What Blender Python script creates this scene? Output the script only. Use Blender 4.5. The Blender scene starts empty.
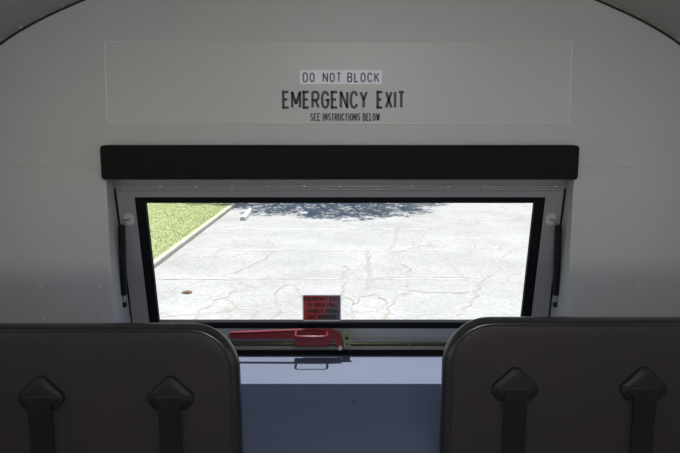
import bpy, bmesh, math, random
from mathutils import Vector, noise
random.seed(7)
C = bpy.context.scene.collection
R = math.radians
CZ = 1.6                      # eye height above the bus floor
PITCH = R(9.2); F = 720.0     # camera pitch down, focal length in pixels of a 680 px frame

# ------------------------------------------------------------------ camera
cd = bpy.data.cameras.new('camera'); cam = bpy.data.objects.new('camera', cd); C.objects.link(cam)
cam.location = (0, 0, CZ); cam.rotation_euler = (R(90) - PITCH, 0, 0)
cd.sensor_width = 36; cd.lens = F / 680 * 36; cd.clip_start = 0.02; cd.clip_end = 300
bpy.context.scene.camera = cam

# ------------------------------------------------------------------ world, sun, daylight
sc = bpy.context.scene
sc.view_settings.view_transform = 'Standard'; sc.view_settings.look = 'None'
sc.view_settings.gamma = 1; sc.view_settings.use_curve_mapping = False
sc.view_settings.exposure = 0.0
w = bpy.data.worlds.new('sky'); sc.world = w; w.use_nodes = True
nt = w.node_tree; bg = nt.nodes['Background']
sky = nt.nodes.new('ShaderNodeTexSky'); sky.sky_type = 'NISHITA'; sky.sun_disc = False
sky.sun_elevation = R(70); sky.sun_rotation = 0
nt.links.new(sky.outputs[0], bg.inputs[0]); bg.inputs[1].default_value = 0.14

def light(name, kind, loc, direction, energy, color=(1, 1, 1), size=None, angle=None):
    d = bpy.data.lights.new(name, kind); d.energy = energy; d.color = color
    if size: d.shape = 'RECTANGLE'; d.size, d.size_y = size
    if angle: d.angle = angle
    o = bpy.data.objects.new(name, d); C.objects.link(o); o.location = loc
    o.rotation_euler = Vector(direction).to_track_quat('-Z', 'Y').to_euler()
    return o
light('sun', 'SUN', (0, 20, 30), (0.02, -1, -2.7), 7.8, (1, 0.97, 0.935), angle=R(0.53))
# daylight coming in through the bus's side windows and windscreen
light('daylight_left', 'AREA', (-1.165, -1.55, 1.33), (1, 0.0, 0.0), 7, (0.93, 0.97, 1), (5.9, 0.46))
light('daylight_right', 'AREA', (1.165, -1.55, 1.33), (-1, 0.0, 0.0), 5, (0.98, 0.98, 1), (5.9, 0.46))
light('daylight_windscreen', 'AREA', (0, -5.3, 1.40), (0, 1, 0.1), 40, (1, 0.965, 0.975), (1.9, 0.8))
# added fill light under the closed ceiling, brightens the rear wall's upper middle
light('fill_overhead', 'AREA', (0.15, 0.2, 2.06), (0, 0.45, -1), 25, (1, 0.97, 0.975), (0.6, 0.6))

# ------------------------------------------------------------------ helpers
def wloc(o):
    v = Vector((0, 0, 0))
    while o: v += o.location; o = o.parent
    return v
def obj(name, bm, mat, parent=None, smooth=False, recalc=True):
    if recalc: bmesh.ops.recalc_face_normals(bm, faces=bm.faces[:])
    if parent: bmesh.ops.translate(bm, vec=-wloc(parent), verts=bm.verts[:])
    me = bpy.data.meshes.new(name); bm.to_mesh(me); bm.free()
    for m in (mat if isinstance(mat, list) else [mat]): me.materials.append(m)
    if smooth:
        me.polygons.foreach_set('use_smooth', [True] * len(me.polygons))
        me.set_sharp_from_angle(angle=R(smooth if smooth is not True else 40))
    o = bpy.data.objects.new(name, me); C.objects.link(o)
    if parent: o.parent = parent
    return o
def tag(o, label, cat, group=None, kind=None):
    o['label'] = label; o['category'] = cat
    if group: o['group'] = group
    if kind: o['kind'] = kind
    return o
def thing(name, loc, label, cat, group=None):
    o = bpy.data.objects.new(name, None); C.objects.link(o); o.location = loc; o.empty_display_size = .05
    return tag(o, label, cat, group)
def struct(o): o['kind'] = 'structure'; return o
def box(bm, x0, x1, y0, y1, z0, z1, bev=0, seg=2, f=None):
    t = bmesh.new()
    vs = [t.verts.new((x, y, z)) for x in (x0, x1) for y in (y0, y1) for z in (z0, z1)]
    for q in ((0,1,3,2),(4,6,7,5),(0,4,5,1),(2,3,7,6),(0,2,6,4),(1,5,7,3)): t.faces.new([vs[i] for i in q])
    if bev: bmesh.ops.bevel(t, geom=t.edges[:], offset=bev, segments=seg, profile=.5, affect='EDGES')
    join(bm, t, f)
def join(bm, t, f=None):
    m = {}
    for v in t.verts: m[v] = bm.verts.new(f(*v.co) if f else v.co)
    for fc in t.faces:
        nf = bm.faces.new([m[v] for v in fc.verts]); nf.material_index = fc.material_index
    t.free()
def tube(bm, pts, r, n=12, cap=True, flat=1.0):
    pts = [Vector(p) for p in pts]; rings = []
    rs = r if isinstance(r, (list, tuple)) else [r] * len(pts)
    prev = None
    for i, p in enumerate(pts):
        d = (pts[min(i+1, len(pts)-1)] - pts[max(i-1, 0)]).normalized()
        if prev is None:
            a = d.cross(Vector((0, 0, 1)))
            if a.length < .1: a = d.cross(Vector((1, 0, 0)))
        else: a = prev - d * prev.dot(d)
        a.normalize(); prev = a; b = d.cross(a)
        rings.append([bm.verts.new(p + rs[i] * (math.cos(k*2*math.pi/n) * a + flat * math.sin(k*2*math.pi/n) * b)) for k in range(n)])
    for A, B in zip(rings, rings[1:]):
        for k in range(n): bm.faces.new((A[k], A[(k+1) % n], B[(k+1) % n], B[k]))
    if cap: bm.faces.new(rings[0][::-1]); bm.faces.new(rings[-1])
def loft(bm, loops, cap0=True, cap1=True):
    L = [[bm.verts.new(p) for p in lp] for lp in loops]; n = len(L[0])
    for A, B in zip(L, L[1:]):
        for k in range(n): bm.faces.new((A[k], A[(k+1) % n], B[(k+1) % n], B[k]))
    if cap0: bm.faces.new(L[0][::-1])
    if cap1: bm.faces.new(L[-1])
def round_poly(pts, rad, seg=6):
    """closed 2-D outline with rounded corners; rad one radius or one per corner"""
    n = len(pts); out = []
    rad = rad if isinstance(rad, (list, tuple)) else [rad] * n
    for i in range(n):
        P = Vector(pts[i]); A = (Vector(pts[i-1]) - P).normalized(); B = (Vector(pts[(i+1) % n]) - P).normalized()
        ang = A.angle(B); r = rad[i]
        if r < 1e-6: out += [tuple(P)] * (seg + 1); continue
        t = r / math.tan(ang / 2); c = P + (A + B).normalized() * (r / math.sin(ang / 2))
        s = P + A * t - c; e = P + B * t - c
        a0 = math.atan2(s.y, s.x); a1 = math.atan2(e.y, e.x); d = (a1 - a0 + math.pi) % (2 * math.pi) - math.pi
        out += [(c.x + r * math.cos(a0 + d * k / seg), c.y + r * math.sin(a0 + d * k / seg)) for k in range(seg + 1)]
    return out
def dome(bm, c, r, nrm=(0, -1, 0), h=.5, n=12):
    """low rounded rivet or screw head"""
    c = Vector(c); nn = Vector(nrm).normalized(); a = nn.cross(Vector((.3, .2, 1))).normalized(); b = nn.cross(a)
    loft(bm, [[c + nn * (h * r * math.sin(t)) + r * math.cos(t) * (a * math.cos(k*2*math.pi/n) + b * math.sin(k*2*math.pi/n)) for k in range(n)]
              for t in (0, .45, .9, 1.3)], cap0=False)
def screw(name, c, r_, m, parent, nrm=(0, -1, 0), h=.5):
    b = bmesh.new(); dome(b, c, r_, nrm, h); return obj(name, b, m, parent, smooth=True)
def disc(bm, c, r, nrm, th, n=20, bev=.15):
    c = Vector(c); nn = Vector(nrm).normalized(); a = nn.cross(Vector((.3, .2, 1))).normalized(); b = nn.cross(a)
    prof = ((r, 0), (r, th - bev * th), (r - bev * th, th))
    loft(bm, [[c + nn * q + s * (a * math.cos(k*2*math.pi/n) + b * math.sin(k*2*math.pi/n)) for k in range(n)] for s, q in prof])

# ------------------------------------------------------------------ materials
def mat(name, col, rough=.5, metal=0, spec=.5, bump=None, var=None, coat=0):
    """bump=(scale, strength, distance); var=(scale, second colour, amount)"""
    m = bpy.data.materials.new(name); m.use_nodes = True; t = m.node_tree; b = t.nodes['Principled BSDF']
    b.inputs['Base Color'].default_value = (*col, 1); b.inputs['Roughness'].default_value = rough
    b.inputs['Metallic'].default_value = metal; b.inputs['Specular IOR Level'].default_value = spec
    b.inputs['Coat Weight'].default_value = coat
    tc = t.nodes.new('ShaderNodeTexCoord')
    if bump:
        n = t.nodes.new('ShaderNodeTexNoise'); n.inputs['Scale'].default_value = bump[0]; n.inputs['Detail'].default_value = 4
        bp = t.nodes.new('ShaderNodeBump'); bp.inputs['Strength'].default_value = bump[1]; bp.inputs['Distance'].default_value = bump[2]
        t.links.new(tc.outputs['Object'], n.inputs['Vector']); t.links.new(n.outputs['Fac'], bp.inputs['Height'])
        t.links.new(bp.outputs[0], b.inputs['Normal'])
    if var:
        n = t.nodes.new('ShaderNodeTexNoise'); n.inputs['Scale'].default_value = var[0]; n.inputs['Detail'].default_value = 6
        rmp = t.nodes.new('ShaderNodeMapRange'); rmp.inputs[1].default_value = .35; rmp.inputs[2].default_value = .65
        rmp.inputs[4].default_value = var[2]
        mx = t.nodes.new('ShaderNodeMix'); mx.data_type = 'RGBA'
        mx.inputs[6].default_value = (*col, 1); mx.inputs[7].default_value = (*var[1], 1)
        t.links.new(tc.outputs['Object'], n.inputs['Vector']); t.links.new(n.outputs['Fac'], rmp.inputs[0])
        t.links.new(rmp.outputs[0], mx.inputs[0]); t.links.new(mx.outputs[2], b.inputs['Base Color'])
    return m
M_wall = mat('grey_painted_sheet', (.468, .463, .463), .42, spec=.4, bump=(900, .12, .0004), var=(3, (.44, .435, .438), .6))
M_ceil = mat('grey_ceiling_sheet', (.36, .365, .34), .5, bump=(900, .1, .0004))
M_panel = mat('grey_panel_paint', (.478, .472, .470), .38, spec=.4, bump=(900, .1, .0003))
M_edge = mat('panel_edge_bare', (.58, .565, .555), .3)
M_frame = mat('grey_frame_paint', (.27, .275, .285), .4, bump=(400, .05, .0004), var=(6, (.24, .245, .255), .6))
M_rub = mat('black_rubber', (.007, .008, .010), .7, spec=.08, bump=(300, .1, .0005))
M_pad = mat('black_padded_vinyl', (.012, .012, .012), .8, spec=.1, bump=(700, .4, .0006))
M_black = mat('black_plastic', (.010, .010, .011), .5, spec=.2, bump=(800, .15, .0003))
M_gap = mat('black_sealant', (.01, .01, .01), .7)
M_vinyl = mat('dark_brown_grey_vinyl', (.024, .0185, .019), .48, spec=.2, bump=(170, .8, .0016), var=(5, (.018, .015, .016), .7))
M_trimv = mat('black_edge_vinyl', (.020, .018, .018), .30, spec=.5, bump=(330, .25, .0008))
M_web = mat('black_webbing', (.011, .011, .012), .8, spec=.1)
M_shelf = mat('dark_blue_shelf_covering', (.122, .143, .205), .75, spec=.2, bump=(350, .35, .001), var=(2.5, (.106, .125, .185), .8))
M_floor = mat('black_ribbed_floor', (.03, .03, .032), .6, bump=(60, .3, .002))
M_steel = mat('zinc_steel', (.55, .54, .52), .3, metal=1)
M_dsteel = mat('dark_steel_tube', (.06, .06, .06), .4, metal=.6)
M_rivet = mat('painted_rivet', (.55, .55, .52), .35, spec=.6)
M_brass = mat('yellow_zinc_plate', (.26, .24, .12), .32, metal=.8, var=(60, (.16, .22, .14), .9))
M_red = mat('red_enamel', (.17, .010, .013), .30, spec=.5, var=(25, (.13, .008, .010), .6))
M_white = mat('white_sticker', (.80, .80, .86), .45, var=(120, (.72, .72, .82), .5))
M_ink = mat('black_ink', (.018, .018, .022), .5)
M_ink2 = mat('worn_blue_black_ink', (.05, .055, .09), .5, var=(300, (.22, .23, .32), .5))
M_ink3 = mat('dark_grey_ink', (.028, .03, .036), .5, var=(200, (.06, .065, .075), .5))
M_grass_soil = mat('lawn_soil', (.31, .37, .14), .9, bump=(12, .2, .02), var=(3, (.38, .41, .20), .9))
M_curb = mat('concrete_curb', (.52, .48, .40), .8, bump=(40, .4, .004), var=(4, (.40, .37, .31), .8))
M_wstop = mat('white_painted_concrete', (.72, .70, .64), .7, var=(6, (.5, .48, .44), .6))
M_bark = mat('tree_bark', (.12, .09, .065), .9, bump=(20, .8, .03))
M_twig = mat('dry_brown_leaf', (.22, .12, .06), .8)
M_yellow = mat('bus_yellow_paint', (.75, .36, .02), .35, coat=.3)

def webbing():
    m = M_web; t = m.node_tree; b = t.nodes['Principled BSDF']
    tc = t.nodes.new('ShaderNodeTexCoord'); wv = t.nodes.new('ShaderNodeTexWave'); wv.bands_direction = 'X'
    wv.inputs['Scale'].default_value = 22; bp = t.nodes.new('ShaderNodeBump'); bp.inputs['Strength'].default_value = .5; bp.inputs['Distance'].default_value = .002
    t.links.new(tc.outputs['Object'], wv.inputs['Vector']); t.links.new(wv.outputs['Fac'], bp.inputs['Height']); t.links.new(bp.outputs[0], b.inputs['Normal'])
webbing()
def glass():
    m = bpy.data.materials.new('clear_window_glass'); m.use_nodes = True; t = m.node_tree; t.nodes.remove(t.nodes['Principled BSDF'])
    out = t.nodes['Material Output']; tr = t.nodes.new('ShaderNodeBsdfTransparent'); tr.inputs[0].default_value = (.965, .975, .97, 1)
    gl = t.nodes.new('ShaderNodeBsdfGlossy'); gl.inputs['Roughness'].default_value = .02
    lw = t.nodes.new('ShaderNodeLayerWeight'); pw = t.nodes.new('ShaderNodeMath'); pw.operation = 'POWER'; pw.inputs[1].default_value = 5
    fr = t.nodes.new('ShaderNodeMath'); fr.operation = 'MULTIPLY_ADD'; fr.inputs[1].default_value = .96; fr.inputs[2].default_value = .03
    lw.inputs[0].default_value = .5; mx = t.nodes.new('ShaderNodeMixShader')
    t.links.new(lw.outputs['Facing'], pw.inputs[0]); t.links.new(pw.outputs[0], fr.inputs[0])
    t.links.new(fr.outputs[0], mx.inputs[0]); t.links.new(tr.outputs[0], mx.inputs[1]); t.links.new(gl.outputs[0], mx.inputs[2])
    t.links.new(mx.outputs[0], out.inputs[0]); return m
M_glass = glass()
def leaf_mat(name, a, b_):
    m = mat(name, a, .6, var=(1.5, b_, 1.0)); t = m.node_tree; b = t.nodes['Principled BSDF']
    return m
M_leaf = leaf_mat('tree_leaves', (.06, .12, .03), (.10, .16, .04))
M_blade = leaf_mat('grass_blades', (.33, .40, .15), (.42, .46, .22))
def sticker_mat():  # gradient paints the red lever's reflection into the sticker colour
    m = mat('painted_reflection_sticker', (.3, .03, .03), .4); t = m.node_tree; b = t.nodes['Principled BSDF']
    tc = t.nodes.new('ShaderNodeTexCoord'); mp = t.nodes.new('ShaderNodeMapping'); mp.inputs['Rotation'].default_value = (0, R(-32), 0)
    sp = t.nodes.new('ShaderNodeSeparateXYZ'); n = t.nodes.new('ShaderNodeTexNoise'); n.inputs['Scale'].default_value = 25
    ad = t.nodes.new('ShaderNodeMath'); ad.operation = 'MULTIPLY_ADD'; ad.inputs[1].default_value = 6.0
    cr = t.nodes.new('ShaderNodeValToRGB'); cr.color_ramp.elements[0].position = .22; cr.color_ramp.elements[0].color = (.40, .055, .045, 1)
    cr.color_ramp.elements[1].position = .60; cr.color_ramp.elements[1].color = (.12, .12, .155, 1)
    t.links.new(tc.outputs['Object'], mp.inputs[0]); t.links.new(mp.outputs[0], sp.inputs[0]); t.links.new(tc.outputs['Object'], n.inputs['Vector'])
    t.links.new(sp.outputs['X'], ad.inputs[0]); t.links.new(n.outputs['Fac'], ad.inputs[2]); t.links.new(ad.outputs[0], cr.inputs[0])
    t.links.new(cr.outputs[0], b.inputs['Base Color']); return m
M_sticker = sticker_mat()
def pavement():
    m = bpy.data.materials.new('sun_bleached_asphalt'); m.use_nodes = True; t = m.node_tree; b = t.nodes['Principled BSDF']
    N = lambda k: t.nodes.new(k)
    tc = N('ShaderNodeTexCoord')
    n1 = N('ShaderNodeTexNoise'); n1.inputs['Scale'].default_value = .7; n1.inputs['Detail'].default_value = 8; n1.inputs['Roughness'].default_value = .65
    r1 = N('ShaderNodeValToRGB'); r1.color_ramp.elements[0].position = .3; r1.color_ramp.elements[0].color = (.31, .307, .297, 1)
    r1.color_ramp.elements[1].position = .7; r1.color_ramp.elements[1].color = (.41, .405, .395, 1)
    n2 = N('ShaderNodeTexNoise'); n2.inputs['Scale'].default_value = 14; n2.inputs['Detail'].default_value = 8
    m2 = N('ShaderNodeMix'); m2.data_type = 'RGBA'; m2.blend_type = 'OVERLAY'; m2.inputs[0].default_value = .35
    # network of fine cracks, thinned out by a second noise
    nd = N('ShaderNodeTexNoise'); nd.inputs['Scale'].default_value = 2.2; nd.inputs['Detail'].default_value = 5
    md = N('ShaderNodeMix'); md.data_type = 'VECTOR'; md.inputs[0].default_value = .30
    vo = N('ShaderNodeTexVoronoi'); vo.feature = 'DISTANCE_TO_EDGE'; vo.inputs['Scale'].default_value = 1.5
    rc = N('ShaderNodeMapRange'); rc.inputs[1].default_value = .0; rc.inputs[2].default_value = .024; rc.inputs[3].default_value = 1; rc.inputs[4].default_value = 0
    nm = N('ShaderNodeTexNoise'); nm.inputs['Scale'].default_value = .35; rm = N('ShaderNodeMapRange'); rm.inputs[1].default_value = .38; rm.inputs[2].default_value = .56; rm.inputs[4].default_value = .8
    mu = N('ShaderNodeMath'); mu.operation = 'MULTIPLY'
    mc = N('ShaderNodeMix'); mc.data_type = 'RGBA'; mc.inputs[7].default_value = (.28, .25, .19, 1)
    L = t.links.new
    for n in (n1, n2, nd, nm): L(tc.outputs['Object'], n.inputs['Vector'])
    L(n1.outputs['Fac'], r1.inputs[0]); L(r1.outputs[0], m2.inputs[6]); L(n2.outputs['Fac'], m2.inputs[7])
    L(tc.outputs['Object'], md.inputs[4]); L(nd.outputs['Color'], md.inputs[5]); L(md.outputs[1], vo.inputs['Vector'])
    L(vo.outputs['Distance'], rc.inputs[0]); L(nm.outputs['Fac'], rm.inputs[0]); L(rc.outputs[0], mu.inputs[0]); L(rm.outputs[0], mu.inputs[1])
    L(mu.outputs[0], mc.inputs[0]); L(m2.outputs[2], mc.inputs[6]); L(mc.outputs[2], b.inputs['Base Color'])
    b.inputs['Roughness'].default_value = .9; return m
M_pave = pavement()
M_crack = mat('weedy_crack', (.30, .265, .20), .95, var=(3, (.39, .37, .32), .9))
M_tar = mat('grey_scuffed_asphalt', (.31, .30, .295), .9, var=(5, (.36, .355, .35), .9))
M_line = mat('worn_white_road_paint', (.58, .58, .56), .7, var=(2.5, (.36, .36, .35), 1.0))

# ================================================================== THE BUS SHELL
Y0 = 2.32                     # inner face of the rear wall
FRONT = -5.4
knots = [(-.2, 2.088), (0, 2.095), (.2, 2.088), (.4, 2.062), (.6, 2.015), (.81, 1.934), (.95, 1.873), (1.064, 1.807), (1.14, 1.735), (1.185, 1.64), (1.2, 1.5), (1.2, 1.36)]
prof = []
for a, b, c, d in zip(knots, knots[1:], knots[2:], knots[3:]):   # smooth roof bow
    for k in range(5):
        t = k / 5; q = [.5 * (2 * B + (Cc - A) * t + (2 * A - 5 * B + 4 * Cc - D) * t * t + (3 * B - A - 3 * Cc + D) * t ** 3) for A, B, Cc, D in zip(a, b, c, d)]
        prof.append((min(q[0], 1.2), q[1]))
prof.append((1.2, 1.5))
arch = [(-x, z) for x, z in prof[::-1]] + prof[1:]
def ceiling():
    bm = bmesh.new()
    def outw(p):
        x, z = p; v = Vector((x, z - 1.0)); v.normalize(); return (x + v.x * .06, z + v.y * .06)
    loft(bm, [[(x, y, z) for x, z in arch] + [(*outw(p)[:1], y, outw(p)[1]) for p in arch[::-1]] for y in (FRONT, Y0 + .10)])
    return struct(obj('ceiling', bm, M_ceil, smooth=30))
ceil_o = ceiling()
# rivets along the ceiling's last sheet
def on_arch(s):
    P = [Vector(p) for p in arch]; tot = sum((b - a).length for a, b in zip(P, P[1:])); s *= tot
    for a, b in zip(P, P[1:]):
        l = (b - a).length
        if s <= l: d = (b - a) / l; return a + d * s, Vector((d.y, -d.x))
        s -= l
    return P[-1], Vector((-1, 0))
for k in range(1, 40):
    p, n = on_arch(k / 40)
    screw('rivet', (p.x + n.x * .0005, Y0 - .022, p.y + n.y * .0005), .0062, M_rivet, ceil_o, (n.x, 0, n.y), .45)
bm = bmesh.new()              # dark seam between ceiling sheet and rear wall
loft(bm, [[(x * (1 - a * .004), y, z - a * .004) for x, z in arch for y in ()] or [(x, Y0 - .004, z - .0005) for x, z in arch] + [(x * .997, Y0 - .004, z - .005) for x, z in arch[::-1]] if a == 0 else
          [(x, Y0 + .001, z - .0005) for x, z in arch] + [(x * .997, Y0 + .001, z - .005) for x, z in arch[::-1]] for a in (0, 1)])
obj('seam', bm, M_gap, ceil_o)

bm = bmesh.new()              # added frame ring around the overhead fill light, ceiling has no opening
for x0, x1, y0, y1 in ((-.20, .50, -.17, -.12), (-.20, .50, .52, .57), (-.20, -.15, -.12, .52), (.45, .50, -.12, .52)): box(bm, x0, x1, y0, y1, 2.03, 2.10)
struct(obj('fill_frame_1', bm, M_frame))
bm = bmesh.new(); box(bm, -1.3, 1.3, FRONT, 2.5, -.08, 0); struct(obj('floor', bm, M_floor))
for side, s in (('left', -1), ('right', 1)):      # side walls with window openings
    bm = bmesh.new()
    X = sorted((s * 1.2, s * 1.25))
    box(bm, *X, FRONT, Y0 + .1, 0, 1.12); box(bm, *X, FRONT, Y0 + .1, 1.66, 1.70)
    for k in range(9):
        y = FRONT + .2 + k * .78
        box(bm, *X, y - .07, y + .07, 1.12, 1.66)
    box(bm, *X, 2.0, Y0 + .1, 1.12, 1.66)
    struct(obj('wall_' + side, bm, M_wall))
bm = bmesh.new(); box(bm, -1.25, 1.25, FRONT - .05, FRONT, 0, .95); box(bm, -1.25, 1.25, FRONT - .05, FRONT, 1.85, 2.15)
struct(obj('wall_front', bm, M_wall))

# rear wall: thick, opening splayed back to a sash that leans out at the foot
OX = .756; ZT = 1.40; ZS = .725; YH = 2.398; ZH = 1.3387; TA = math.atan(.242)
SHELF = ZS
def sash_y(z): return YH + .242 * (ZH - z)
def rear_wall():
    bm = bmesh.new()
    # inner sheet: strip pieces around the opening, following the arch
    def col(x):  # arch height at x
        x = abs(x)
        for (a, za), (b, zb) in zip(prof, prof[1:]):
            if a <= x <= b: return za + (zb - za) * (x - a) / (b - a)
        return 1.5
    xs = sorted(set([-p[0] for p in prof] + [p[0] for p in prof] + [-OX, OX]))
    xs = [x for i, x in enumerate(xs) if i == 0 or x - xs[i-1] > 1e-5]
    for x0, x1 in zip(xs, xs[1:]):
        inside = x0 >= -OX - 1e-6 and x1 <= OX + 1e-6
        zb = ZT if inside else 0
        for y, th in ((Y0, 0),):
            v = [bm.verts.new(p) for p in ((x0, y, zb), (x1, y, zb), (x1, y, col(x1)), (x0, y, col(x0)))]
            bm.faces.new(v)
        v = [bm.verts.new(p) for p in ((x0, sash_y(zb) + .03, zb), (x1, sash_y(zb) + .03, zb), (x1, 2.42, col(x1) + .03), (x0, 2.42, col(x0) + .03))]
        bm.faces.new(v)
    for s in (-1, 1):         # jambs
        v = [bm.verts.new(p) for p in ((s*OX, Y0, 0), (s*OX, 2.66, 0), (s*OX, sash_y(ZT) + .03, ZT), (s*OX, Y0, ZT))]; bm.faces.new(v)
    v = [bm.verts.new(p) for p in ((-OX, Y0, ZT), (OX, Y0, ZT), (OX, 2.42, ZT), (-OX, 2.42, ZT))]; bm.faces.new(v)
    # outer sheet under the window
    v = [bm.verts.new(p) for p in ((-OX, 2.59, 0), (OX, 2.59, 0), (OX, 2.59, ZS - .01), (-OX, 2.59, ZS - .01))]; bm.faces.new(v)
    return struct(obj('wall_back', bm, M_wall, recalc=False))
wall = rear_wall()
bm = bmesh.new()              # corner flange that wraps the jamb edge
for s in (-1, 1):
    X = sorted((s * (OX - .0015), s * (OX + .022))); box(bm, *X, Y0 - .0025, Y0 + .002, ZS, ZT, .001)
obj('jamb_flange', bm, M_wall, wall)
bm = bmesh.new()              # lap seams of the wall sheets
for s in (-1, 1):
    X = sorted((s * .762, s * 1.19)); box(bm, *X, Y0 - .0028, Y0 + .001, 1.4155, 1.4195, .0008, 1)
obj('seam', bm, M_panel, wall)
for x in (-.93, .905): screw('rivet', (x, Y0 - .0005, 1.432), .0058, M_rivet, wall)

# fixed head rail above the sash with piano hinge
def S(x, w, n=0):             # point on the leaning sash: w down from the hinge, n towards the room
    return Vector((x, YH + w * math.sin(TA) - n * math.cos(TA), ZH - w * math.cos(TA) - n * math.sin(TA)))
win = bpy.data.objects.new('window_1', None); C.objects.link(win); win.location = (0, YH, ZS); struct(win)
bm = bmesh.new(); box(bm, -OX, OX, YH - .004, YH + .05, ZH + .004, ZT, .002)
obj('head_rail', bm, M_frame, win)
bm = bmesh.new()
box(bm, -.746, .746, YH - .008, YH - .002, ZH + .003, ZH + .014, .001)
tube(bm, [(-.746, YH - .010, ZH), (.746, YH - .010, ZH)], .0042, 10)
hinge = obj('hinge', bm, M_frame, win, smooth=True)
for k in range(13): screw('screw', (-.72 + k * .12, YH - .008, ZH + .0085), .005, M_steel, hinge)

def ring(bm, x0, w0, x1, w1, n0, n1, bev=0):
    """rectangular frame between outer (x0,w0..) and inner rectangle on the sash, from n0 to n1; x0 = (xl,xr), w0=(top,bottom)"""
    o = [(x0[0], w0[0]), (x0[1], w0[0]), (x0[1], w0[1]), (x0[0], w0[1])]
    i = [(x1[0], w1[0]), (x1[1], w1[0]), (x1[1], w1[1]), (x1[0], w1[1])]
    ins = bev
    prof_ = []
    def mixp(a, b, d):        # inset a towards b by d (axis aligned)
        return [(p[0] + math.copysign(d, q[0] - p[0]), p[1] + math.copysign(d, q[1] - p[1])) for p, q in zip(a, b)]
    loops = [(o, n0), (o, n1 - bev), (mixp(o, i, bev), n1), (mixp(i, o, bev), n1), (i, n1 - bev), (i, n0)]
    L = [[bm.verts.new(S(x, w, n)) for x, w in lp] for lp, n in loops]
    for A, B in zip(L, L[1:] + L[:1]):
        for k in range(4): bm.faces.new((A[k], A[(k+1) % 4], B[(k+1) % 4], B[k]))
SX = .750
bm = bmesh.new(); ring(bm, (-SX, SX), (.004, .609), (-.688, .688), (.030, .5345), -.024, .002, .0015)
obj('sash_frame', bm, M_frame, win)
bm = bmesh.new(); ring(bm, (-.691, .691), (.0280, .5375), (-.656, .656), (.0500, .5112), -.018, .004, .003)
gas = obj('gasket', bm, M_rub, win, smooth=25)
bm = bmesh.new()
box(bm, -.660, .660, -.003, .002, .046, .515, f=lambda x, n, w: S(x, w, n - .001))
obj('glass_pane', bm, M_glass, win)
bm = bmesh.new()              # stepped rail along the bottom of the sash
box(bm, -SX, SX, -.02, .006, .5375, .5765, .003, f=lambda x, n, w: S(x, w, n))
box(bm, -SX, SX, -.02, .002, .5765, .609, .001, f=lambda x, n, w: S(x, w, n))
box(bm, -SX, SX, -.02, .012, .609, .6255, .003, f=lambda x, n, w: S(x, w, n))
obj('bottom_rail', bm, M_frame, win)
bm = bmesh.new()
box(bm, -OX + .002, OX - .002, 2.487, 2.59, ZS + .0005, ZS + .007, .002)
obj('weather_strip', bm, M_rub, win, smooth=25)
bm = bmesh.new()              # rubber seals in the gap beside the sash
for s in (-1, 1):
    tube(bm, [S(s * (SX + .003), w, .002 + .0015 * math.sin(w * 30)) for w in [i * .0245 for i in range(25)]], .0030, 8)
for s in (-1, 1):
    X = sorted((s * (SX - .010), s * (OX + .001))); box(bm, *X, -.034, -.028, .0, .612, f=lambda x, n, w: S(x, w, n))
obj('side_seal', bm, M_rub, win, smooth=30)
# latch bar along the rail
bm = bmesh.new(); box(bm, -.70, .70, .002, .010, .5935, .6060, .0015, f=lambda x, n, w: S(x, w, n))
lb = obj('latch_bar', bm, M_brass, win)
for x in (-.45, -.2, .25, .5): screw('screw', S(x, .5998, .010), .0035, M_steel, win, (0, -1, -.2))

# black padded header over the opening
hp = thing('header_pad', (0, Y0, 1.38), 'long black padded bar fixed across the wall above the rear window', 'pad')
bm = bmesh.new()
ol = round_poly([(-.756, 1.3815), (.754, 1.3815), (.754, 1.489), (-.756, 1.489)], .009)
def inset(ol, d, cx, cz, hx, hz):
    return [(cx + (x - cx) * (1 - d / hx), cz + (z - cz) * (1 - d / hz)) for x, z in ol]
cx, cz, hx, hz = -.001, 1.43525, .755, .05375
loft(bm, [[(x, y, z) for x, z in inset(ol, d, cx, cz, hx, hz)] for d, y in ((0, Y0), (0, Y0 - .040), (.001, Y0 - .045), (.004, Y0 - .049), (.009, Y0 - .051))])
obj('pad', bm, M_pad, hp, smooth=30)
for x in (-.715, -.25, .07, .225, .713): screw('screw', (x, Y0 - .0505, 1.452), .0045, M_black, hp)

# ------------------------------------------------------------------ panels on the wall
def panel(name, pts, th, m, label, screws=(), rad=.012, edge=None):
    xs = [p[0] for p in pts]; zs = [p[1] for p in pts]; cx = sum(xs) / 4; cz = sum(zs) / 4
    hx = (max(xs) - min(xs)) / 2; hz = (max(zs) - min(zs)) / 2
    root = thing(name, (cx, Y0, min(zs)), label, 'panel')
    bm = bmesh.new(); ol = round_poly(pts, rad, 4)
    loft(bm, [[(x, y, z) for x, z in inset(ol, d, cx, cz, hx, hz)] for d, y in ((0, Y0), (0, Y0 - th * .6), (.0012, Y0 - th))])
    obj('sheet', bm, m, root)
    if edge:
        bm = bmesh.new()
        loft(bm, [[(x, y, z) for x, z in inset(ol, d, cx, cz, hx, hz)] for d, y in ((-.0022, Y0 + .001), (-.0022, Y0 - th - .0004), (-.0008, Y0 - th - .0012), (.0014, Y0 - th - .0008), (.0018, Y0 - th + .0004), (.0018, Y0 + .001))], False, False)
        obj('edge_trim', bm, edge, root)
    if screws:
        for x, z in screws: screw('screw', (x, Y0 - th, z), .0062, M_rivet, root)
    return root
panel('sign_panel', [(-.741, CZ - .0413), (.731, CZ - .0445), (.726, CZ + .2095), (-.738, CZ + .211)], .004, M_panel,
      'wide shallow grey panel carrying the exit lettering above the window', rad=.010, edge=M_edge)
def wpt(u, v, Y=Y0):          # point of the wall plane seen at a photo position
    b = (226.5 - v) / F; dy = math.cos(PITCH) + b * math.sin(PITCH); dz = -math.sin(PITCH) + b * math.cos(PITCH)
    d = Y / dy; return Vector(((u - 340) / F * d, Y, CZ + dz * d))
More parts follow.
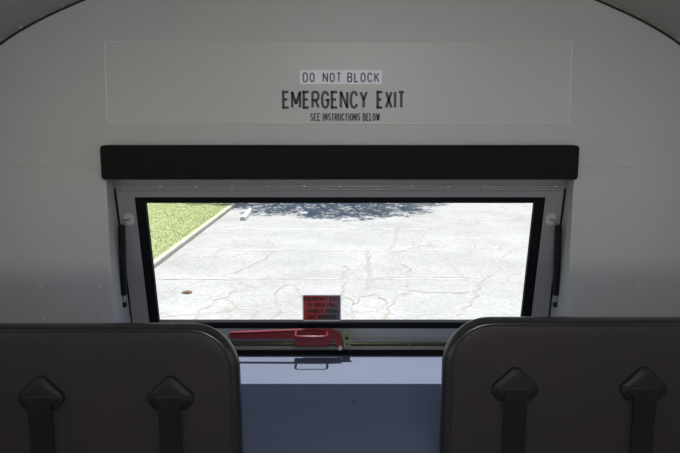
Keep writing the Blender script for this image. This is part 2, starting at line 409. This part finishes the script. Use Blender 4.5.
for nm, u0, u1, lab in (('left', 37, 103, 'small grey cover plate screwed low on the wall left of the window'),
                        ('right', 576, 642, 'small grey cover plate screwed low on the wall right of the window')):
    a = wpt(u0, 283); b = wpt(u1, 283)
    za, zb = a.z, a.z - .19
    panel('cover_plate', [(a.x, zb), (b.x, zb), (b.x, za), (a.x, za)], .0016, M_wall, lab,
          [(x, z) for x in (a.x + .012, b.x - .012) for z in (za - .012, za - .12)], rad=.002)

# ------------------------------------------------------------------ lettering (stroke alphabet)
def arc(cx, cy, rx, ry, a0, a1, n=6):
    return [(cx + rx * math.cos(R(a0 + (a1 - a0) * k / n)), cy + ry * math.sin(R(a0 + (a1 - a0) * k / n))) for k in range(n + 1)]
GL = {
 'A': [[(0,0),(.5,1),(1,0)],[(.2,.33),(.8,.33)]],
 'B': [[(0,0),(0,1)],[(0,1),(.6,1)]+arc(.6,.77,.35,.23,90,-90)+[(0,.54)],[(.6,.54)]+arc(.6,.27,.4,.27,90,-90)+[(0,0)]],
 'C': [arc(.5,.68,.5,.32,15,180)+arc(.5,.32,.5,.32,180,345)],
 'D': [[(0,0),(0,1)],[(0,1),(.5,1)]+arc(.5,.66,.5,.34,90,0)+arc(.5,.34,.5,.34,0,-90)+[(0,0)]],
 'E': [[(1,1),(0,1),(0,0),(1,0)],[(0,.52),(.8,.52)]],
 'G': [arc(.5,.68,.5,.32,15,180)+arc(.5,.32,.5,.32,180,360)+[(1,.48),(.55,.48)]],
 'H': [[(0,0),(0,1)],[(1,0),(1,1)],[(0,.52),(1,.52)]],
 'I': [[(.5,0),(.5,1)]],
 'K': [[(0,0),(0,1)],[(1,1),(0,.40)],[(.35,.60),(1,0)]],
 'L': [[(0,1),(0,0),(1,0)]],
 'M': [[(0,0),(0,1),(.5,.25),(1,1),(1,0)]],
 'N': [[(0,0),(0,1),(1,0),(1,1)]],
 'O': [arc(.5,.68,.5,.32,0,180)+arc(.5,.32,.5,.32,180,360)+[(1,.68)]],
 'P': [[(0,0),(0,1)],[(0,1),(.6,1)]+arc(.6,.74,.4,.26,90,-90)+[(0,.48)]],
 'R': [[(0,0),(0,1)],[(0,1),(.6,1)]+arc(.6,.74,.4,.26,90,-90)+[(0,.48)],[(.5,.48),(1,0)]],
 'S': [arc(.5,.75,.5,.25,20,270,8)+arc(.5,.25,.5,.25,90,-160,8)],
 'T': [[(0,1),(1,1)],[(.5,0),(.5,1)]],
 'U': [[(0,1),(0,.3)]+arc(.5,.3,.5,.3,180,360)+[(1,1)]],
 'W': [[(0,1),(.25,0),(.5,.85),(.75,0),(1,1)]],
 'X': [[(0,0),(1,1)],[(0,1),(1,0)]],
 'Y': [[(0,1),(.5,.5),(1,1)],[(.5,.5),(.5,0)]],
}
WIDE = {'I': .0, 'M': 1.3, 'W': 1.35, 'N': 1.08, 'E': .88, 'L': .85, 'T': .95, ' ': .9}
SERIF = {'E': [(0,0),(0,1),(1,1),(1,0)], 'I': [(.5,0),(.5,1)], 'N': [(0,0),(0,1),(1,1)], 'T': [(.5,0)], 'R': [(0,0),(0,1),(1,0)], 'U': [(0,1),(1,1)],
         'B': [(0,0),(0,1)], 'L': [(0,0),(0,1)], 'W': [(0,1),(.5,1),(1,1)], 'S': [], 'O': [], 'C': []}
def ribbon(bm, pts, hw, fn, th):
    pts = [Vector(p) for p in pts]; q = [pts[0]]
    for p in pts[1:]:
        if (p - q[-1]).length > 1e-6: q.append(p)
    for i in range(1, len(q) - 1):     # sharp corner: two separate strokes that overlap
        a = (q[i] - q[i-1]).normalized(); b = (q[i+1] - q[i]).normalized()
        if a.dot(b) < .35:
            ribbon(bm, q[:i] + [q[i] + a * hw * (.9 if a.dot(b) > -.3 else .35)], hw, fn, th); ribbon(bm, [q[i] - b * hw * (.9 if a.dot(b) > -.3 else .35)] + q[i+1:], hw, fn, th); return
    pts = q; n = len(pts); closed = (pts[0] - pts[-1]).length < 1e-5
    L = []; Rr = []
    for i, p in enumerate(pts):
        a = (p - pts[i-1]).normalized() if i else ((pts[0] - pts[-2]).normalized() if closed else None)
        b = (pts[i+1] - p).normalized() if i < n - 1 else ((pts[1] - pts[0]).normalized() if closed else None)
        a = a or b; b = b or a
        na = Vector((-a.y, a.x)); nb = Vector((-b.y, b.x)); m = (na + nb)
        m = m.normalized() if m.length > .1 else na
        k = hw / max(.45, m.dot(na))
        L.append(p + m * k); Rr.append(p - m * k)
    for (a, b, c, d) in zip(L, L[1:], Rr[1:], Rr):
        top = [bm.verts.new(fn(v.x, v.y, th)) for v in (a, b, c, d)]; bot = [bm.verts.new(fn(v.x, v.y, 0)) for v in (a, b, c, d)]
        bm.faces.new(top)
        for i in range(4): bm.faces.new((top[i], top[(i+1) % 4], bot[(i+1) % 4], bot[i]))
def write(bm, text, x0, x1, z0, z1, stroke, gap, fn, th=.0004, serif=False, space=None):
    adv = lambda c: (space or .9) if c == ' ' else (WIDE.get(c, 1.0) + (.25 if (c == 'I' and serif) else 0))
    tot = sum(adv(c) for c in text) + gap * (len(text) - 1)
    u = (x1 - x0 - stroke) / tot; x = x0 + stroke / 2; h = z1 - z0 - stroke
    for c in text:
        wd = adv(c) * u
        for pl in GL.get(c, []):
            ribbon(bm, [(x + (px if c != 'I' else .5) * wd, z0 + stroke / 2 + pz * h) for px, pz in pl], stroke / 2, fn, th)
        if serif:
            for px, pz in SERIF.get(c, []):
                s = u * .24; zz = z0 + stroke * .25 + pz * (z1 - z0 - stroke * .5)
                ribbon(bm, [(x + px * wd - s, zz), (x + px * wd + s, zz)], stroke * .3, fn, th)
        x += wd + gap * u
YP = Y0 - .0040
fw = lambda y: (lambda x, z, n: (x, y - n, z))
st = thing('exit_sticker', (.003, YP, CZ + .081), 'white strip sticker reading DO NOT BLOCK above the exit lettering', 'sticker')
bm = bmesh.new(); box(bm, -.1265, .1325, YP - .0008, YP, CZ + .0805, CZ + .1235); obj('backing', bm, M_white, st)
bm = bmesh.new()
write(bm, 'DO NOT', -.1175, .0045, CZ + .0855, CZ + .1165, .0046, .75, fw(YP - .0008), space=.9)
write(bm, 'BLOCK', .0225, .1245, CZ + .0855, CZ + .1165, .0046, .75, fw(YP - .0008))
obj('lettering', bm, M_ink2, st)
bm = bmesh.new()
write(bm, 'EMERGENCY', -.1840, .0885, CZ + .003, CZ + .0600, .0084, .62, fw(YP), .0005)
write(bm, 'EXIT', .1150, .2065, CZ + .003, CZ + .0600, .0086, .66, fw(YP), .0005)
o = obj('exit_lettering', bm, M_ink3); tag(o, 'large dark EMERGENCY EXIT lettering on the grey panel', 'lettering')
bm = bmesh.new()
write(bm, 'SEE', -.0950, -.0625, CZ - .0345, CZ - .0105, .0036, .70, fw(YP), .0005, True)
write(bm, 'INSTRUCTIONS', -.0560, .0640, CZ - .0345, CZ - .0105, .0036, .70, fw(YP), .0005, True)
write(bm, 'BELOW', .0720, .1270, CZ - .0345, CZ - .0105, .0036, .70, fw(YP), .0005, True)
o = obj('instruction_lettering', bm, M_ink); tag(o, 'small black SEE INSTRUCTIONS BELOW line under the large lettering', 'lettering')

# ------------------------------------------------------------------ sticker on the glass
gn = .0012
def G3(x, z, n): return S(x, .5155 - z, gn + .0004 + n)
gs = thing('window_sticker', tuple(S(-.065, .50, gn)), 'faded red and grey instruction sticker on the bottom of the window glass', 'sticker')
x0, x1, zb, zt = -.1345, .004, .010, .117
bm = bmesh.new(); ol = round_poly([(x0, zb), (x1, zb), (x1, zt), (x0, zt)], .006, 4)
loft(bm, [[G3(x, z, 0) for x, z in ol], [G3(x, z, .0005) for x, z in ol]]); obj('border', bm, M_white, gs)
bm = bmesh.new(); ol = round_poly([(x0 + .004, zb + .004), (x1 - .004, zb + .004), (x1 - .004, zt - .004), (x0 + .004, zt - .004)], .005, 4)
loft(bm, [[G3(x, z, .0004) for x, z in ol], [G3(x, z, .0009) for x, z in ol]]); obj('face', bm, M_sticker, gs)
bm = bmesh.new()
def line(words, xa, xb, zc, h=.0150):
    for t_, a, b in words: write(bm, t_, xa + (xb - xa) * a, xa + (xb - xa) * b, zc, zc + h, .0030, .5, lambda x, z, n: G3(x, z, .0009 + n))
line((('EMERGENCY', 0, .66), ('EXIT', .73, 1)), x0 + .006, x1 - .006, .0930)
line((('TO', 0, .16), ('OPEN', .24, .59), ('PULL', .67, 1)), x0 + .014, x1 - .013, .0685)
line((('HANDLE', 0, .55), ('PUSH', .64, 1)), x0 + .014, x1 - .013, .0440)
line((('OUT', 0, .27), ('WINDOW', .36, 1)), x0 + .018, x1 - .017, .0195)
obj('lettering', bm, M_ink, gs)

# ------------------------------------------------------------------ gas struts
def strut(s, label):
    top = wpt(340 + s * 218.7, 222, 2.388); bot = wpt(340 + s * 215.5, 304.5, 2.435)
    if s < 0: bot = wpt(124.3, 304.5, 2.435)
    root = thing('gas_strut', tuple(bot), label, 'gas strut', 'gas struts beside the window')
    d = (top - bot); p = lambda t: bot + d * t
    bm = bmesh.new(); tube(bm, [p(.12), p(.13), p(.95), p(.96)], [.009, .0118, .0118, .009], 18); obj('cylinder', bm, M_black, root, smooth=30)
    bm = bmesh.new(); tube(bm, [p(.0), p(.14)], .0038, 12); obj('rod', bm, M_steel, root, smooth=True)
    for q, nm in ((0, 0), (1, 1)):
        c = p(q); bm = bmesh.new()
        tube(bm, [c + Vector((0, 0, -.010 + .004 * q)), c + Vector((0, 0, -.006)), c + Vector((0, 0, .006)), c + Vector((0, 0, .010))], [.004, .0085, .0085, .005], 14)
        obj('end_socket', bm, M_black, root, smooth=50)
    # upper bracket: round plate on the sash
    w_ = (ZH - top.z) / math.cos(TA) - .006; bx = s * .716
    bm = bmesh.new()
    ol = round_poly([(bx - .017, w_ - .022), (bx + .017, w_ - .022), (bx + .017, w_ + .022), (bx - .017, w_ + .022)], .015, 5)
    loft(bm, [[S(x, ww, n) for x, ww in ol] for n in (.002, .005)]); br = obj('bracket_plate', bm, M_wall, root, smooth=30)
    for dw in (-.013, .013): screw('bolt', S(bx, w_ + dw, .005), .004, M_steel, br, (0, -1, -.2))
    bm = bmesh.new(); tube(bm, [S(bx, w_, .005), top], .0035, 10); obj('ball_stud', bm, M_steel, root, smooth=True)
    bm = bmesh.new(); tube(bm, [bot, Vector((s * (OX - .001), bot.y + .004, bot.z))], .0035, 10)
    disc(bm, (s * OX, bot.y + .004, bot.z), .012, (-s, 0, 0), .003); obj('lower_mount', bm, M_steel, root, smooth=30)
strut(-1, 'black gas strut at the left side of the rear window')
strut(1, 'black gas strut at the right side of the rear window')

# ------------------------------------------------------------------ red release lever
RY = 2.444
lv = thing('release_lever', tuple(wpt(340, 348, RY + .05)), 'red metal release lever with loop grip across the window sill rail', 'lever')
def L3(u, v, y=RY): return wpt(u, v, y)
bm = bmesh.new()              # long arm: a pressed strip, rounded at its free end
ol = [L3(u, v) for u, v in ((231, 332.6), (260, 331.8), (295, 330.5), (318, 329.6), (329, 329.8), (334, 331), (334, 338.8), (322, 339), (295, 338.8), (260, 338.8), (232, 339), (229.5, 337.5), (229, 335.5), (229.5, 333.6))]
loft(bm, [[p + Vector((0, dy, 0)) for p in ol] for dy in (.0, .005)])
a = L3(230, 333); b = L3(330, 330)
t = bmesh.new()               # folded top lip of the strip
lip = [L3(u, v) for u, v in ((230, 333), (260, 331.8), (295, 330.5), (318, 329.6), (330, 330))]
for p, q in zip(lip, lip[1:]):
    vs = [bm.verts.new(c) for c in (p, q, q + Vector((0, .02, 0)), p + Vector((0, .02, 0)), p - Vector((0, 0, .003)), q - Vector((0, 0, .003)), q + Vector((0, .02, -.003)), p + Vector((0, .02, -.003)))]
    for f_ in ((0,1,2,3),(7,6,5,4),(0,4,5,1),(2,6,7,3),(0,3,7,4),(1,5,6,2)): bm.faces.new([vs[i] for i in f_])
obj('arm', bm, M_red, lv)
bm = bmesh.new()              # box body behind the grip
p0 = L3(294, 331, RY + .012); p1 = L3(331, 345.5, RY + .012)
box(bm, p0.x, p1.x, RY + .006, RY + .040, p1.z, p0.z, .003); obj('body', bm, M_red, lv, smooth=30)
bm = bmesh.new()              # U loop standing out towards the room
g0 = L3(296.2, 331.2); g1 = L3(327.2, 331.2); zz = CZ - .771
y1 = 2.388
e = .011
pts = [(g0.x, RY + .004, zz), (g0.x, y1 + e, zz - .001), (g0.x + e * .3, y1 + e * .3, zz - .001), (g0.x + e, y1, zz - .001), (g1.x - e, y1, zz - .001), (g1.x - e * .3, y1 + e * .3, zz - .001), (g1.x, y1 + e, zz - .001), (g1.x, RY + .004, zz)]
tube(bm, pts, .0042, 12); obj('grip_loop', bm, M_red, lv, smooth=50)
bm = bmesh.new()              # curved hook down to the pivot
hk = [(329, 329.6), (334, 329.6), (338, 331.5), (341, 335.5), (343, 341), (344.2, 347), (342.6, 350.5), (339, 351), (336.6, 348.5), (336, 344), (334, 340), (330, 338.5)]
ol = [L3(u, v, RY + .004) for u, v in hk]
loft(bm, [[p + Vector((0, dy, 0)) for p in ol] for dy in (0, .006)]); obj('hook', bm, M_red, lv)
bm = bmesh.new()
pc = L3(340, 347.8, RY + .004); disc(bm, pc, .008, (0, -1, 0), .004); disc(bm, pc + Vector((0, -.004, 0)), .0062, (0, -1, 0), .006, 6)
tube(bm, [pc, pc + Vector((0, .075, 0))], .005, 12)
obj('pivot_bolt', bm, M_steel, lv)
bm = bmesh.new()              # yellow zinc plate with two holes, and its foot reaching back to the rail
pl = [L3(u, v, RY + .012) for u, v in ((338, 333.5), (341, 332.4), (348.5, 332.6), (351, 334.6), (352.2, 338), (351, 343), (349, 347.2), (345, 348), (340, 346))]
loft(bm, [[p + Vector((0, dy, 0)) for p in pl] for dy in (0, .003)])
q = L3(345, 346, RY + .012); box(bm, q.x - .012, q.x + .018, RY + .013, sash_y(q.z) - .008, q.z - .002, q.z + .002)
mp_ = obj('mounting_plate', bm, M_brass, lv)
bm = bmesh.new()
disc(bm, L3(346.7, 338.2, RY + .012), .0068, (0, -1, 0), .001, 16); disc(bm, L3(347.4, 344.3, RY + .012), .0045, (0, -1, 0), .001, 16)
obj('bolt_holes', bm, M_gap, mp_)

# ------------------------------------------------------------------ shelf behind the seats
sh = thing('engine_shelf', (0, 2.2, 0), 'dark blue covered shelf under the rear window behind the seats', 'shelf')
bm = bmesh.new(); ol = [(-1.195, 1.722), (1.195, 1.722), (1.195, Y0 - .001), (OX - .001, Y0 - .001), (OX - .001, 2.588), (-OX + .001, 2.588), (-OX + .001, Y0 - .001), (-1.195, Y0 - .001)]
loft(bm, [[(x, y, z) for x, y in ol] for z in (ZS - .03, ZS)])
obj('top', bm, M_shelf, sh)
bm = bmesh.new(); box(bm, -1.195, 1.195, 1.74, 1.76, 0, ZS - .03); obj('front_panel', bm, M_shelf, sh)
bm = bmesh.new(); dome(bm, (.043, 2.075, ZS), .004, (0, 0, 1), .6); obj('screw', bm, M_black, sh)

# ------------------------------------------------------------------ bus seats
def seat(xin, xout, ztop, yf, guides, label):
    """xin: edge at the aisle, xout: edge at the wall, ztop: top of the back, yf: front face at the top"""
    s = 1 if xout > xin else -1
    root = thing('bus_seat', ((xin + xout) / 2, yf, 0), label, 'seat', 'rear row bus seats')
    lean = lambda z, y: yf + y - .06 * (ztop - z)         # foot of the back comes forward
    zb = .42
    def outline(ins, r=.112):
        a, b = (xin, xout) if s > 0 else (xout, xin)
        ra = r if s > 0 else .07; rb = .07 if s > 0 else r
        wl = .012 if s > 0 else 0; wr = 0 if s > 0 else .012   # slightly wider at the foot
        pts = [(a - wl + ins, zb + ins), (b + wr - ins, zb + ins), (b - ins, ztop - ins * .45), (a + ins, ztop - ins * .45)]
        return round_poly(pts, [.03, .03, max(.01, rb - ins), max(.01, ra - ins)], 12)
    bm = bmesh.new()
    prof_ = [(.030, .054), (.012, .052), (.003, .046), (0, .038), (0, .028), (.002, .020), (.006, .012), (.011, .0075), (.0155, .006)]
    loft(bm, [[(x, lean(z, y), z) for x, z in outline(i)] for i, y in prof_], True, False)
    back = obj('backrest_shell', bm, M_trimv, root, smooth=50)
    bm = bmesh.new()
    prof_ = [(.0150, .012), (.0155, .005), (.018, .0015), (.024, -.001), (.045, -.003), (.09, -.004)]
    loft(bm, [[(x, lean(z, y), z) for x, z in outline(i)] for i, y in prof_], False, True)
    obj('front_cover', bm, M_vinyl, root, smooth=50)
    bm = bmesh.new(); ol = outline(.0150); ol = ol + ol[:1]
    tube(bm, [(x, lean(z, .0035), z) for x, z in ol], .0026, 8, cap=False)
    obj('piping', bm, M_trimv, root, smooth=True)
    # cushion, frame, legs
    a, b = sorted((xin, xout))
    bm = bmesh.new(); box(bm, a + .01, b - .01, yf - .46, yf - .035, .33, .46, .035, 4); obj('seat_cushion', bm, M_vinyl, root, smooth=30)
    bm = bmesh.new(); box(bm, a + .03, b - .03, yf - .42, yf + .05, .305, .33, .004); obj('seat_frame', bm, M_dsteel, root)
    for lx in (a + .08, b - .08):
        for ly in (yf - .36, yf - .01):
            bm = bmesh.new(); tube(bm, [(lx, ly, .31), (lx, ly, .01)], .016, 12); disc(bm, (lx, ly, 0), .03, (0, 0, 1), .008)
            obj('leg', bm, M_dsteel, root, smooth=30)
    # belt guides and belts
    for gx, gz in guides:
        y_at = lambda z: lean(z, -.0040)
        hull = [(gx - .054, gz - .026), (gx - .038, gz - .046), (gx + .038, gz - .046), (gx + .054, gz - .026), (gx + .053, gz - .010), (gx + .008, gz + .033), (gx - .008, gz + .033), (gx - .053, gz - .010)]
        def gl(d):
            pp = [(gx + (x - gx) * (1 - d / .053), gz - .01 + (z - gz + .01) * (1 - d / .038)) for x, z in hull]
            return round_poly(pp, [.009, .009, .009, .009, .006, .009, .009, .006], 4)
        bm = bmesh.new()
        loft(bm, [[(x, y_at(z) - n, z) for x, z in gl(d)] for d, n in ((0, -.002), (0, .005), (.0025, .0082), (.010, .0098), (.0125, .0118), (.016, .0125))])
        g = obj('belt_guide', bm, M_black, root, smooth=35)
        bm = bmesh.new()
        box(bm, gx - .031, gx + .031, y_at(gz) - .0145, y_at(gz) - .010, gz - .0185, gz - .0125, .001)
        obj('slot', bm, M_gap, g)
        bm = bmesh.new(); hw = .0262
        path = [(y_at(gz - .013) - .0095, gz - .0135), (y_at(gz) - .0150, gz - .016), (y_at(gz) - .0175, gz - .022), (y_at(gz - .05) - .0165, gz - .05), (y_at(gz - .09) - .010, gz - .09), (y_at(gz - .2) - .006, gz - .2), (y_at(gz - .4) - .006, gz - .4), (y_at(.50) - .008, .48)]
        loft(bm, [[(gx - hw, y, z), (gx + hw, y, z), (gx + hw, y - .0016, z - .0006), (gx - hw, y - .0016, z - .0006)] for y, z in path])
        obj('seat_belt', bm, M_web, root)
def gpos(u, v, y): p = wpt(u, v, y); return (p.x, p.z)
seat(-.238, -1.15, 1.104, 1.60, [gpos(43.5, 387.3, 1.60), gpos(172, 387.3, 1.60)], 'dark vinyl bus seat with two belts on the left of the aisle')
seat(.243, 1.15, 1.119, 1.60, [gpos(513.5, 379, 1.60), gpos(641, 378.5, 1.60)], 'dark vinyl bus seat with two belts on the right of the aisle')

# ================================================================== OUTSIDE
GZ = CZ - 2.9
def gpt(u, v, z=GZ):
    b = (226.5 - v) / F; dy = math.cos(PITCH) + b * math.sin(PITCH); dz = -math.sin(PITCH) + b * math.cos(PITCH)
    d = (z - CZ) / dz; return Vector(((u - 340) / F * d, dy * d, z))
XC = -3.43
def skew(x, y, z): return (x + .029 * (y - 13), y, z)     # the curb runs slightly askew to the bus
def strip(bm, pts, wd, z, mi, jitter=0):
    q = []
    for a, b in zip(pts, pts[1:]):
        n = max(2, int((b - a).length / .10))
        for k in range(n): q.append(a.lerp(b, k / n))
    q.append(pts[-1]); L = []
    for i, p in enumerate(q):
        d = (q[min(i+1, len(q)-1)] - q[max(i-1, 0)]); d.z = 0; d.normalize(); nn = Vector((-d.y, d.x, 0))
        off = nn * (noise.noise(Vector((p.x * 3, p.y * 3, 3.1))) * jitter); w_ = wd * (.35 + abs(noise.noise(Vector((p.x * 5, p.y * 5, 9)))) * 2.2) if jitter else wd
        L.append((bm.verts.new((*(p + off + nn * w_ / 2).xy, z)), bm.verts.new((*(p + off - nn * w_ / 2).xy, z))))
    for (a, b), (c, d) in zip(L, L[1:]):
        f = bm.faces.new((a, b, d, c)); f.material_index = mi
        if f.normal.z < 0: f.normal_flip()
bm = bmesh.new()
v = [bm.verts.new(p) for p in (skew(XC - .05, -20, GZ), (30, -20, GZ), (30, 60, GZ), skew(XC - .05, 60, GZ))]; bm.faces.new(v)
for y in (6.95, 9.6, 12.24, 14.88, 17.52, 20.3):        # painted stall lines
    strip(bm, [Vector((XC + .35 + .029 * (y - 13), y, 0)), Vector((2.15, y - .03, 0))], .085, GZ + .003, 1)
CR = [[(186, 322), (201, 309), (216, 300), (228, 295), (233, 290), (234, 283)], [(222, 278), (236, 272), (248, 267), (262, 261), (268, 255), (272, 246), (268, 238)],
      [(272, 322), (277, 306), (281, 300), (273, 294), (277, 289), (287, 285)], [(356, 323), (354, 312), (350, 304), (344, 296), (342, 288), (346, 278), (349, 266)],
      [(403, 221), (398, 229), (395, 236), (391, 253)], [(385, 324), (388, 310), (390, 302), (400, 295), (410, 291), (440, 293), (470, 292)],
      [(369, 289), (366, 276), (368, 262), (367, 253)], [(342, 300), (330, 296), (318, 300), (300, 296)], [(410, 291), (404, 281), (410, 270), (402, 262)],
      [(350, 304), (362, 297), (375, 294), (390, 302)], [(391, 253), (408, 249), (421, 246), (440, 247)], [(460, 316), (474, 300), (480, 285), (492, 274)]]
for c in CR: strip(bm, [gpt(*p) for p in c], .030, GZ + .004, 2, .16)
strip(bm, [gpt(427, 243), gpt(446, 260), gpt(468, 281)], .10, GZ + .002, 3, .12)
strip(bm, [gpt(367, 250), gpt(371, 290)], .07, GZ + .002, 3, .06)
strip(bm, [gpt(150, 279.4), gpt(470, 277.6)], .05, GZ + .0045, 2, .10)
lot = obj('ground', bm, [M_pave, M_line, M_crack, M_tar], recalc=False); struct(lot)
lot.data.update()
# lawn
bm = bmesh.new(); box(bm, -40, XC - .10, -20, 60, GZ - .2, GZ + .09, f=skew)
lawn = obj('lawn_ground', bm, M_grass_soil); struct(lawn)
vs = []; fs = []
for i in range(42000):
    y = 11.6 + random.random() * 13; x = XC - .135 - random.random() ** 1.15 * 4.2 + .029 * (y - 13)
    h = .012 + random.random() * .022; a = random.random() * 6.28; wd = .007
    lx, ly = random.gauss(0, .025), random.gauss(0, .025); k = len(vs)
    vs += [(x - wd * math.cos(a), y - wd * math.sin(a), GZ + .088), (x + wd * math.cos(a), y + wd * math.sin(a), GZ + .088), (x + lx, y + ly, GZ + .09 + h)]
    fs.append((k, k + 1, k + 2))
me = bpy.data.meshes.new('grass'); me.from_pydata(vs, [], fs); me.materials.append(M_blade)
g = bpy.data.objects.new('grass', me); C.objects.link(g); tag(g, 'short mown green grass beyond the curb', 'grass', kind='stuff')
# curb stones: one continuous kerb
bm = bmesh.new()
box(bm, XC - .10, XC, -10, 24.2, GZ - .1, GZ + .10, .015, 3, f=skew)
o = obj('curb', bm, M_curb, smooth=30); tag(o, 'pale concrete curb between the green lawn and the parking lot', 'curb')
# wheel stop
bm = bmesh.new()
a = gpt(242.5, 219.8); 
loft(bm, [[(-2.58 + dx, y, GZ + dz) for dx, dz in ((-.075, 0), (.075, 0), (.075, .05), (.05, .10), (-.05, .10), (-.075, .05))] for y in (18.9, 20.6)])
o = obj('wheel_stop', bm, M_wstop); tag(o, 'white concrete wheel stop lying near the curb at the far end', 'wheel stop')
# dry leaf litter
for (u, v_, sz, lab) in ((187, 293.3, .10, 'curled brown dry leaf on the pavement near the window foot'),):
    p = gpt(u, v_); bm = bmesh.new(); loops = []
    for k in range(7):
        t_ = k / 6; hw = .045 * math.sin(math.pi * min(.97, max(.03, t_))) + .003
        loops.append([(p.x + (t_ - .5) * .17, p.y - hw, GZ + .012 + .02 * math.sin(t_ * 3)), (p.x + (t_ - .5) * .17, p.y, GZ + .004 + .006 * math.sin(t_ * 3)), (p.x + (t_ - .5) * .17, p.y + hw, GZ + .02 + .02 * math.sin(t_ * 3)), (p.x + (t_ - .5) * .17, p.y, GZ + .007 + .006 * math.sin(t_ * 3))])
    loft(bm, loops); o = obj('dry_leaf', bm, M_twig); tag(o, lab, 'leaf')
# shade tree beyond the lot, throwing the dappled shadow
tr = thing('shade_tree', (-1.2, 26.6, GZ), 'broad leafy tree whose dappled shadow falls on the far pavement', 'tree')
base = Vector((-1.2, 26.6, GZ))
bm = bmesh.new(); tube(bm, [base, base + Vector((.05, -.05, 1)), base + Vector((0, -.2, 2.6)), base + Vector((.1, -.4, 4.2))], [.32, .24, .20, .16], 14)
obj('trunk', bm, M_bark, tr, smooth=True)
random.seed(11)
clumps = [(-.6, 24.9, 6.6, 2.7), (.9, 25.0, 6.3, 2.3), (-2.6, 25.2, 6.0, 2.1), (-4.4, 25.6, 5.6, 1.5), (-1.6, 23.1, 5.6, 1.15), (.5, 22.2, 5.2, .95), (1.4, 23.0, 5.5, 1.0), (-.4, 22.7, 6.0, 1.0), (2.5, 24.2, 5.4, .85), (-2.9, 23.6, 5.2, .7), (.3, 21.3, 4.9, .75), (1.3, 21.7, 5.0, .7), (-.7, 21.7, 5.2, .7), (-2.2, 22.4, 5.4, .7), (-3.9, 24.0, 5.4, 1.0), (2.2, 22.6, 5.2, .7), (.3, 26.5, 7.5, 2.4), (2.6, 26, 6, 1.5)]
top = base + Vector((.1, -.4, 4.2)); bm = bmesh.new()
for x, y, z, r in clumps:
    c = Vector((x, y, GZ + z)); mid = top.lerp(c, .5) + Vector((random.gauss(0, .25), random.gauss(0, .25), .2))
    tube(bm, [top - Vector((0, 0, .4)), mid, c], [.10, .06, .03], 8)
    for k in range(7):
        d = Vector((random.gauss(0, 1), random.gauss(0, 1), random.gauss(0, .5))).normalized() * r * 1.05
        tube(bm, [mid.lerp(c, .6), c + d * .5, c + d], [.025, .016, .006], 5)
obj('branches', bm, M_bark, tr, smooth=True)
vs = []; fs = []
for x, y, z, r in clumps:
    for i in range(int(1500 * r * r * .7)):
        d = Vector((random.gauss(0, 1), random.gauss(0, 1), random.gauss(0, .7))); d = d.normalized() * r * random.random() ** .45
        p = Vector((x, y, GZ + z)) + d
        if noise.noise(p * 2.1) < .04: continue
        n = Vector((random.gauss(0, 1), random.gauss(0, 1), random.gauss(0, 1) + .8)).normalized(); a = n.orthogonal().normalized(); b = n.cross(a)
        L_ = .055 + random.random() * .04; k = len(vs)
        vs += [p - a * L_, p + b * L_ * .5, p + a * L_, p - b * L_ * .5]; fs.append((k, k+1, k+2, k+3))
me = bpy.data.meshes.new('foliage'); me.from_pydata([tuple(v - base) for v in vs], [], fs); me.materials.append(M_leaf)
o = bpy.data.objects.new('foliage', me); C.objects.link(o); o.parent = tr
